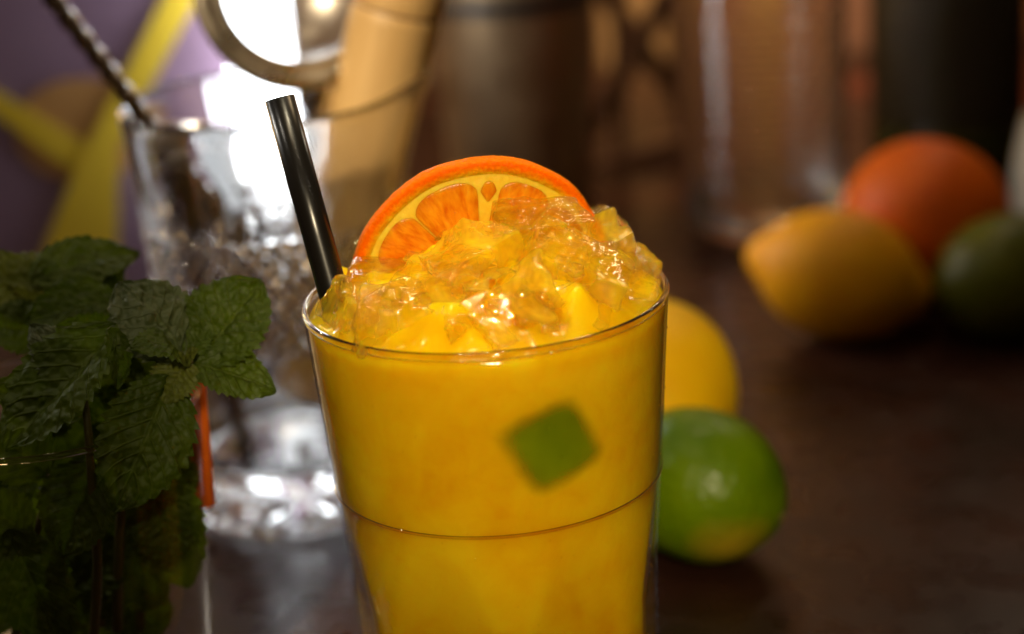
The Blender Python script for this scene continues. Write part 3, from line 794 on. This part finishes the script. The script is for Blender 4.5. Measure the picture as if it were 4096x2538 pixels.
# right rosette
s1 = sprig('mint sprig with a puckered round leaf and rosette at the right', [PY(400, 2500, my), PY(390, 2100, my-.006), PY(430, 1750, my-.012), PY(600, 1520, my-.016), PY(735, 1430, my-.018)])
y1 = my-0.018
leaf(s1, PY(735, 1430, y1), PY(470, 1130, y1+.010), 0.0205, (0.15, -0.45, 0.85), 0.14, -0.3, 0, 'leafp', 1.6, 0.05, 1)
leaf(s1, PY(790, 1450, y1), PY(1045, 1120, y1+.012), 0.0205, (-0.25, -0.85, 0.5), 0.06, 0.25, 0, 'leaf', 1.1, 0.05, 2)
leaf(s1, PY(770, 1440, y1-.002), PY(1105, 1568, y1-.004), 0.0125, (0.1, -0.6, 0.8), 0.08, 0.2, 0, 'leaf', 1.0, 0.06, 3)
leaf(s1, PY(745, 1440, y1-.003), PY(660, 1615, y1-.010), 0.0110, (-0.1, -0.85, 0.5), 0.08, 0.2, 0, 'leafy', 1.0, 0.14, 4)
leaf(s1, PY(735, 1440, y1-.002), PY(520, 1395, y1-.012), 0.0115, (0, -0.5, 0.9), 0.22, -0.2, 0, 'leaf', 1.2, 0.08, 5)
leaf(s1, PY(745, 1450, y1-.004), PY(795, 1400, y1-.008), 0.0042, (0, -0.7, 0.7), 0.1, 0.2, 0, 'leafy', 0.8, 0.12, 6)
leaf(s1, PY(745, 1455, y1-.005), PY(700, 1425, y1-.009), 0.0034, (0, -0.7, 0.7), 0.1, 0.2, 0, 'leafy', 0.8, 0.12, 7)
leaf(s1, PY(740, 1435, y1), PY(830, 1300, y1+.006), 0.0080, (-0.2, -0.8, 0.5), 0.1, 0.3, 0, 'leaf', 1.0, 0.1, 8)
# back left sprig
y2 = my+0.020
s2 = sprig('mint sprig with broad bright leaves at the back left', [PY(330, 2500, my+.006), PY(310, 2000, my+.010), PY(290, 1500, my+.014), PY(280, 1200, y2)])
leaf(s2, PY(120, 1120, y2-.004), PY(560, 1010, y2+.014), 0.0150, (-0.1, -0.62, 0.78), 0.08, 0.15, 0, 'leaf', 1.0, 0.04, 9)
leaf(s2, PY(470, 1200, y2-.010), PY(90, 1290, y2-.016), 0.0140, (0.0, -0.7, 0.7), 0.10, 0.2, 0, 'leaf', 1.0, 0.05, 10)
leaf(s2, PY(290, 1130, y2), PY(-60, 1090, y2+.006), 0.0110, (0.1, -0.6, 0.8), 0.12, 0.2, 0, 'leafy', 1.0, 0.06, 11)
leaf(s2, PY(300, 1210, y2), PY(480, 1010, y2+.012), 0.0130, (0.0, -0.8, 0.6), 0.08, 0.2, 0, 'leaf', 1.0, 0.05, 12)
leaf(s2, PY(140, 1240, y2-.004), PY(-90, 1010, y2+.004), 0.0130, (0.1, -0.75, 0.65), 0.10, 0.2, 0, 'leafy', 1.0, 0.05, 41)
leaf(s2, PY(200, 1330, y2-.008), PY(-80, 1300, y2-.012), 0.0130, (0.0, -0.8, 0.6), 0.10, 0.2, 0, 'leaf', 1.0, 0.05, 42)
leaf(s2, PY(330, 1210, y2), PY(560, 1180, y2+.004), 0.0120, (0.0, -0.75, 0.65), 0.10, 0.2, 0, 'leaf', 1.0, 0.05, 43)
leaf(s2, PY(430, 1360, y2-.016), PY(230, 1210, y2-.008), 0.0130, (0.0, -0.8, 0.6), 0.10, 0.2, 0, 'leaf', 1.0, 0.05, 44)
leaf(s2, PY(500, 1400, y2-.018), PY(420, 1640, y2-.022), 0.0130, (0.2, -0.9, 0.3), 0.10, 0.2, 0, 'leaf', 1.0, 0.05, 45)
# front left sprig with the long leaf
y3 = my-0.030
s3 = sprig('mint sprig with a long toothed leaf facing forward at the left', [PY(375, 2560, my-.022), PY(390, 2250, my-.026), PY(365, 1900, my-.030), PY(350, 1700, y3), PY(330, 1560, y3+.004)])
leaf(s3, PY(468, 1296, y3+.010), PY(20, 1800, y3-.006), 0.0215, (-0.55, -0.75, 0.3), 0.05, 0.35, 0, 'leaf', 1.0, 0.075, 13, 1.05)
leaf(s3, PY(330, 1560, y3+.008), PY(120, 1300, y3+.014), 0.0110, (0.1, -0.7, 0.7), 0.16, -0.2, 0, 'leafp', 1.5, 0.1, 14)
leaf(s3, PY(350, 1640, y3+.010), PY(-60, 1560, y3+.004), 0.0120, (0.1, -0.7, 0.7), 0.12, 0.2, 0, 'leaf', 1.0, 0.1, 15)
leaf(s3, PY(440, 1310, y3+.006), PY(470, 1560, y3+.002), 0.0085, (0.75, -0.35, 0.3), 0.1, 0.2, 0, 'leaf', 1.0, 0.06, 16)
leaf(s3, PY(372, 1850, y3+.002), PY(250, 2230, y3-.002), 0.0185, (-0.3, -0.9, 0.2), 0.05, 0.2, 0, 'leaf', 1.0, 0.05, 17)
# hanging leaf sprig
y4 = my-0.024
s4 = sprig('mint sprig with one large leaf hanging down over the glass rim', [PY(470, 2520, my-.012), PY(480, 2100, my-.016), PY(520, 1760, my-.020), PY(640, 1520, y4)])
leaf(s4, PY(690, 1500, y4), PY(455, 2050, y4-.016), 0.0205, (0.25, -0.93, 0.15), 0.07, 0.12, 0, 'leaf', 1.0, 0.07, 18, 0.95)
leaf(s4, PY(640, 1530, y4), PY(560, 1950, y4+.014), 0.0160, (0.1, -0.95, 0.1), 0.04, 0.1, 0, 'leaf', 1.0, 0.05, 19)
leaf(s4, PY(520, 1800, y4+.01), PY(760, 2350, y4+.02), 0.0200, (0.1, -0.95, 0.1), 0.04, 0.1, 0, 'leaf', 1.0, 0.05, 20)
# bottom left sprig
y5 = my-0.027
s5 = sprig('mint sprig pressed against the glass at the lower left corner', [PY(60, 2600, y5), PY(90, 2300, y5+.002), PY(170, 2050, y5+.004), PY(190, 1900, y5+.006)])
leaf(s5, PY(30, 2120, y5-.002), PY(250, 2600, y5-.004), 0.0180, (0.1, -0.95, 0.3), 0.05, 0.15, 0, 'leaf', 1.0, 0.05, 21)
leaf(s5, PY(190, 1900, y5), PY(-40, 1700, y5+.002), 0.0150, (0, -0.9, 0.3), 0.05, 0.15, 0, 'leaf', 1.0, 0.05, 22)
leaf(s5, PY(120, 2150, y5), PY(-120, 1980, y5+.002), 0.0140, (0, -0.9, 0.3), 0.05, 0.15, 0, 'leaf', 1.0, 0.05, 23)
leaf(s5, PY(150, 2200, y5), PY(260, 2330, y5-.002), 0.0060, (0, -0.9, 0.3), 0.05, 0.15, 0, 'leaf', 1.0, 0.08, 24)
# inner crowd
s6 = sprig('mint sprig sunk deep behind the others in the mint glass', [PY(560, 2560, my+.006), PY(560, 2200, my+.006), PY(540, 1800, my+.008), PY(520, 1560, my+.006)])
rnd = random.Random(5)
for k in range(44):
    q = PY(rnd.uniform(60, 700), rnd.uniform(1400, 2480), my+rnd.uniform(-.012, .022))
    a = rnd.uniform(0, 2*PI); ln = rnd.uniform(.018, .028)
    q2 = q+V((math.cos(a)*ln, rnd.uniform(-.004, .004), math.sin(a)*ln*.9))
    c2 = V((MG.x, MG.y)); 
    def inside(p):
        d = V((p.x, p.y))-c2
        if d.length > 0.031: d = d.normalized()*0.031
        return V((c2.x+d.x, c2.y+d.y, max(0.012, p.z)))
    leaf(s6, inside(q), inside(q2), rnd.uniform(.012, .018), (rnd.uniform(-.4, .4), -0.9, rnd.uniform(.1, .5)), 0.06, 0.15, 0, 'leaf', 1.0, 0.05, 30+k)
# orange stick at the right wall of the mint glass
a, b = PY(822, 2030, my+.004), PY(772, 1450, my+.008)
tag(mesh('orange_stirrer', *tube([a, lerp(a, b, .02), lerp(a, b, .5), b], [.0014, .0028, .0029, .0029], 16), 'stick'), 'narrow orange stick standing beside the mint, against the glass', 'stirrer')

# ------------------------------------------------------------------ fruit
def fruit(name, loc, R, ln, mat, nip, label, axis, cat, group=None, scar=True, sharp=2.0):
    """axis: direction of the long axis"""
    e = empty(name, loc); e.rotation_euler = V(axis).to_track_quat('X', 'Z').to_euler(); tag(e, label, cat, group)
    vs, fs = [], []; n, m = 64, 64
    for i in range(m+1):
        a = PI*i/m; x_ = -math.cos(a); r = math.sin(a)
        xx = ln*x_; rr = R*(r**0.92 if r > 0 else 0)
        k = nip*max(0, (abs(x_)-0.86)/0.14)**sharp
        xx += math.copysign(k, x_); 
        for j in range(n):
            th = 2*PI*j/n
            d = 1+0.018*noise.noise(V((x_*2, math.cos(th)*1.5, math.sin(th)*1.5))+V((len(label), 0, 0)))
            vs.append((xx, rr*d*math.cos(th), rr*d*math.sin(th)))
    for i in range(m):
        for j in range(n): fs.append((i*n+j, (i+1)*n+j, (i+1)*n+(j+1) % n, i*n+(j+1) % n))
    mesh('peel', vs, fs, mat, e)
    if scar:
        sv, sf = revolve([(0, 0.0006), (0.0012, 0.0005), (0.0020, 0.0001), (0.0022, -0.0008)], 14)
        for sgn in (1,):
            mesh('stem_scar', [(sgn*(ln+nip-0.0002+v[2]), v[0], v[1]) for v in sv], sf, 'navel', e)
    return e
c = PZ(2800, 1940, 0.0243)
fruit('lime', (c.x, c.y, 0.0243), 0.0243, 0.0275, 'lime_y', 0.0015, 'shiny green lime with a yellow patch just behind the tumbler', (0.80, -0.52, -0.22), 'lime')
fruit('lemon', PZ(2570, 1590, 0.033), 0.0325, 0.038, 'lemon', 0.006, 'bright yellow lemon half hidden behind the tumbler and lime', (0.35, 0.85, 0.25), 'lemon')
c = PZ(3355, 1100, 0.0268)
fruit('lemon', (c.x, c.y, 0.0268), 0.0268, 0.0335, 'lemon_dimmed', 0.0058, 'dim blurred lemon lying in front of the whole orange', (0.93, -0.25, -0.24), 'lemon')
c = PZ(3700, 890, 0.036)
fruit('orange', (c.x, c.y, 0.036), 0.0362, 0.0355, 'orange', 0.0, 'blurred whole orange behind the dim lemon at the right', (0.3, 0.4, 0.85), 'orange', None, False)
c = PZ(4030, 1105, 0.0255)
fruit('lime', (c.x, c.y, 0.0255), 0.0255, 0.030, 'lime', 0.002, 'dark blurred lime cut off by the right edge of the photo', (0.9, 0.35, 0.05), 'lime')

# ------------------------------------------------------------------ tall glass, bottle, cup-shaped highlight, shaker behind
def at_table(px, py): return PZ(px, py, 0.0)
g = PY(3100, 900, 0.46)
tgx = PZ(3115, 1000, 0.0); TX, TY = tgx.x, 0.475
rows = [(0, 0.001), (0.034, 0.001), (0.0365, 0.004), (0.038, 0.012)]+[(lerp(0.038, 0.044, k/180), lerp(0.014, 0.215, k/180)) for k in range(181)]
rows += [(0.0437, 0.2162), (0.0425, 0.2162), (0.0415, 0.215)]+[(lerp(0.0355, 0.0415, k/16), lerp(0.016, 0.213, k/16)) for k in range(16, -1, -1)]+[(0.030, 0.0125), (0, 0.0125)]
def tf(i, th, r, z):
    return (r+((0.00045*math.cos(z*1500)+0.0003*math.cos(th*22)*math.cos(z*500))*min(1, max(0, (0.118-z)/0.01)) if i < 184 and z > 0.01 else 0)), z
o = mesh('tall_glass', *revolve(rows, 144, tf), 'bgglass'); o.location = (TX, TY, 0.0005)
tag(o, 'tall clear empty glass glinting behind the dim lemon', 'glass')
b = PZ(3760, 700, 0.0); BX, BY = PY(3790, 500, 0.56).x, 0.56
bt = empty('dark_bottle', (BX, BY, 0.0005)); tag(bt, 'dark green bottle standing behind the whole orange', 'bottle')
mesh('body', *revolve([(0, 0.003), (0.034, 0.0), (0.0395, 0.004), (0.0405, 0.010), (0.0405, 0.150), (0.039, 0.165), (0.032, 0.185), (0.021, 0.205), (0.0155, 0.225), (0.0150, 0.285), (0, 0.285)], 72), 'bottle', bt)
mesh('label', *revolve([(0.0404, 0.030), (0.0409, 0.031), (0.0409, 0.118), (0.0404, 0.119)], 72), 'blabel', bt)
mesh('cap', *revolve([(0, 0.300), (0.0155, 0.300), (0.0165, 0.298), (0.0165, 0.268), (0.0152, 0.267)], 40), 'black', bt)
cp = PY(4265, 700, 0.46)
o = mesh('highlight_cup', *revolve([(0, 0.001), (0.024, 0.001), (0.027, 0.004), (0.0250, 0.028), (0.0205, 0.048), (0.0200, 0.0492), (0.0190, 0.048), (0.0230, 0.028), (0.024, 0.006), (0, 0.005)], 64), 'cup')  # cream cup shape standing in for a highlight on a glass
o.location = (cp.x, 0.46, 0.0005); tag(o, 'cream cup shape standing in for a glass highlight, left side showing at the right edge', 'cup')
sh = PY(2060, 300, 0.50)
s_ = empty('shaker_tin', (sh.x, 0.50, 0.0005)); tag(s_, 'bronze brown metal shaker tin standing behind the orange slice', 'shaker')
mesh('cup', *revolve([(0, 0.002), (0.030, 0.0), (0.0345, 0.003), (0.0425, 0.150), (0.0430, 0.152)], 96), 'tin', s_)
mesh('lid', *revolve([(0.0425, 0.152), (0.0440, 0.153), (0.0440, 0.160), (0.042, 0.166), (0.036, 0.195), (0.022, 0.215), (0, 0.220)], 96), 'tin', s_)
mesh('collar', *revolve([(0.0418, 0.1155), (0.0424, 0.116), (0.0428, 0.122), (0.0422, 0.1225)], 96), 'black', s_)

# dark slatted folding rack
rk = empty('slatted_rack', (0, 0, 0)); tag(rk, 'dark wooden rack of crossed slats behind the orange slice', 'rack')
def slat(p, q, w0=0.010, t=0.008):
    p, q = V(p), V(q); d = q-p; L = d.length; d.normalize()
    yv = V((0, 1, 0)); yv = (yv-d*yv.dot(d)).normalized(); xv = d.cross(yv)
    vs, fs = boxmesh(-w0/2, w0/2, -t/2, t/2, 0, L, 0.0012)
    mesh('slat', [p+xv*v.x+yv*v.y+d*v.z for v in vs], fs, 'slat', rk, smooth=False)
RY = 0.62
slat(PY(2225, 760, RY), PY(2690, -60, RY), .011)
slat(PY(2400, -60, RY+.011), PY(2790, 500, RY+.011), .011)
slat(PY(2160, 765, RY-.012), PY(2820, 555, RY+.010), .013, .012)
slat(PY(2478, 640, RY+.012), PY(2478, -60, RY+.024), .008)
slat(PY(2750, 600, RY+.012), PY(2715, -60, RY+.012), .012)

# ------------------------------------------------------------------ left: printed board and tube lamp
BYY = 0.40
bd = empty('printed_board', (PY(300, 600, BYY).x, BYY, 0.0)); tag(bd, 'upright purple board printed with crossing yellow bands behind the mint', 'board')
ox = bd.location
x0, x1 = PY(-200, 600, BYY).x, PY(1215, 600, BYY).x
mesh('panel', *boxmesh(x0-ox.x, x1-ox.x, 0, 0.006, 0.0005, 0.36, 0.0012), 'purple', bd, smooth=False)
def band(pix, mat, y, name):
    pts = [PY(a, b_, BYY+y)-ox for a, b_ in pix]
    pts = [V((p.x, y, p.z)) for p in pts]; n = len(pts)
    vs = pts+[p+V((0, 0.0006, 0)) for p in pts]
    fs = [tuple(range(n)), tuple(range(2*n-1, n-1, -1))]+[(i, i+n, (i+1) % n+n, (i+1) % n) for i in range(n)]
    mesh(name, vs, fs, mat, bd, smooth=False)
circ = [(330+270*math.cos(2*PI*k/40), 520+205*math.sin(2*PI*k/40)) for k in range(40)]
band(circ, 'tan', -0.0012, 'printed_disc')
band([(-300, 180), (0, 372), (360, 588), (470, 690), (420, 780), (300, 690), (0, 476), (-300, 290)], 'yellow', -0.0024, 'band')
band([(690, -80), (830, -80), (470, 600), (470, 1280), (60, 1280), (310, 660)], 'yellow', -0.0036, 'band')
lp = PY(1062, 400, 0.385)
tl_ = empty('tube_lamp', (lp.x, 0.385, 0.0005)); tag(tl_, 'glowing white tube lamp standing behind the crystal jug', 'lamp')
mesh('base', *revolve([(0, 0), (0.030, 0), (0.031, 0.003), (0.030, 0.010), (0.012, 0.014), (0.0115, 0.054), (0, 0.054)], 56), 'black', tl_)
mesh('tube', *revolve([(0, 0.0545), (0.0125, 0.0545), (0.0138, 0.057), (0.0138, 0.330), (0.0125, 0.333), (0, 0.333)], 48), 'lampw', tl_)
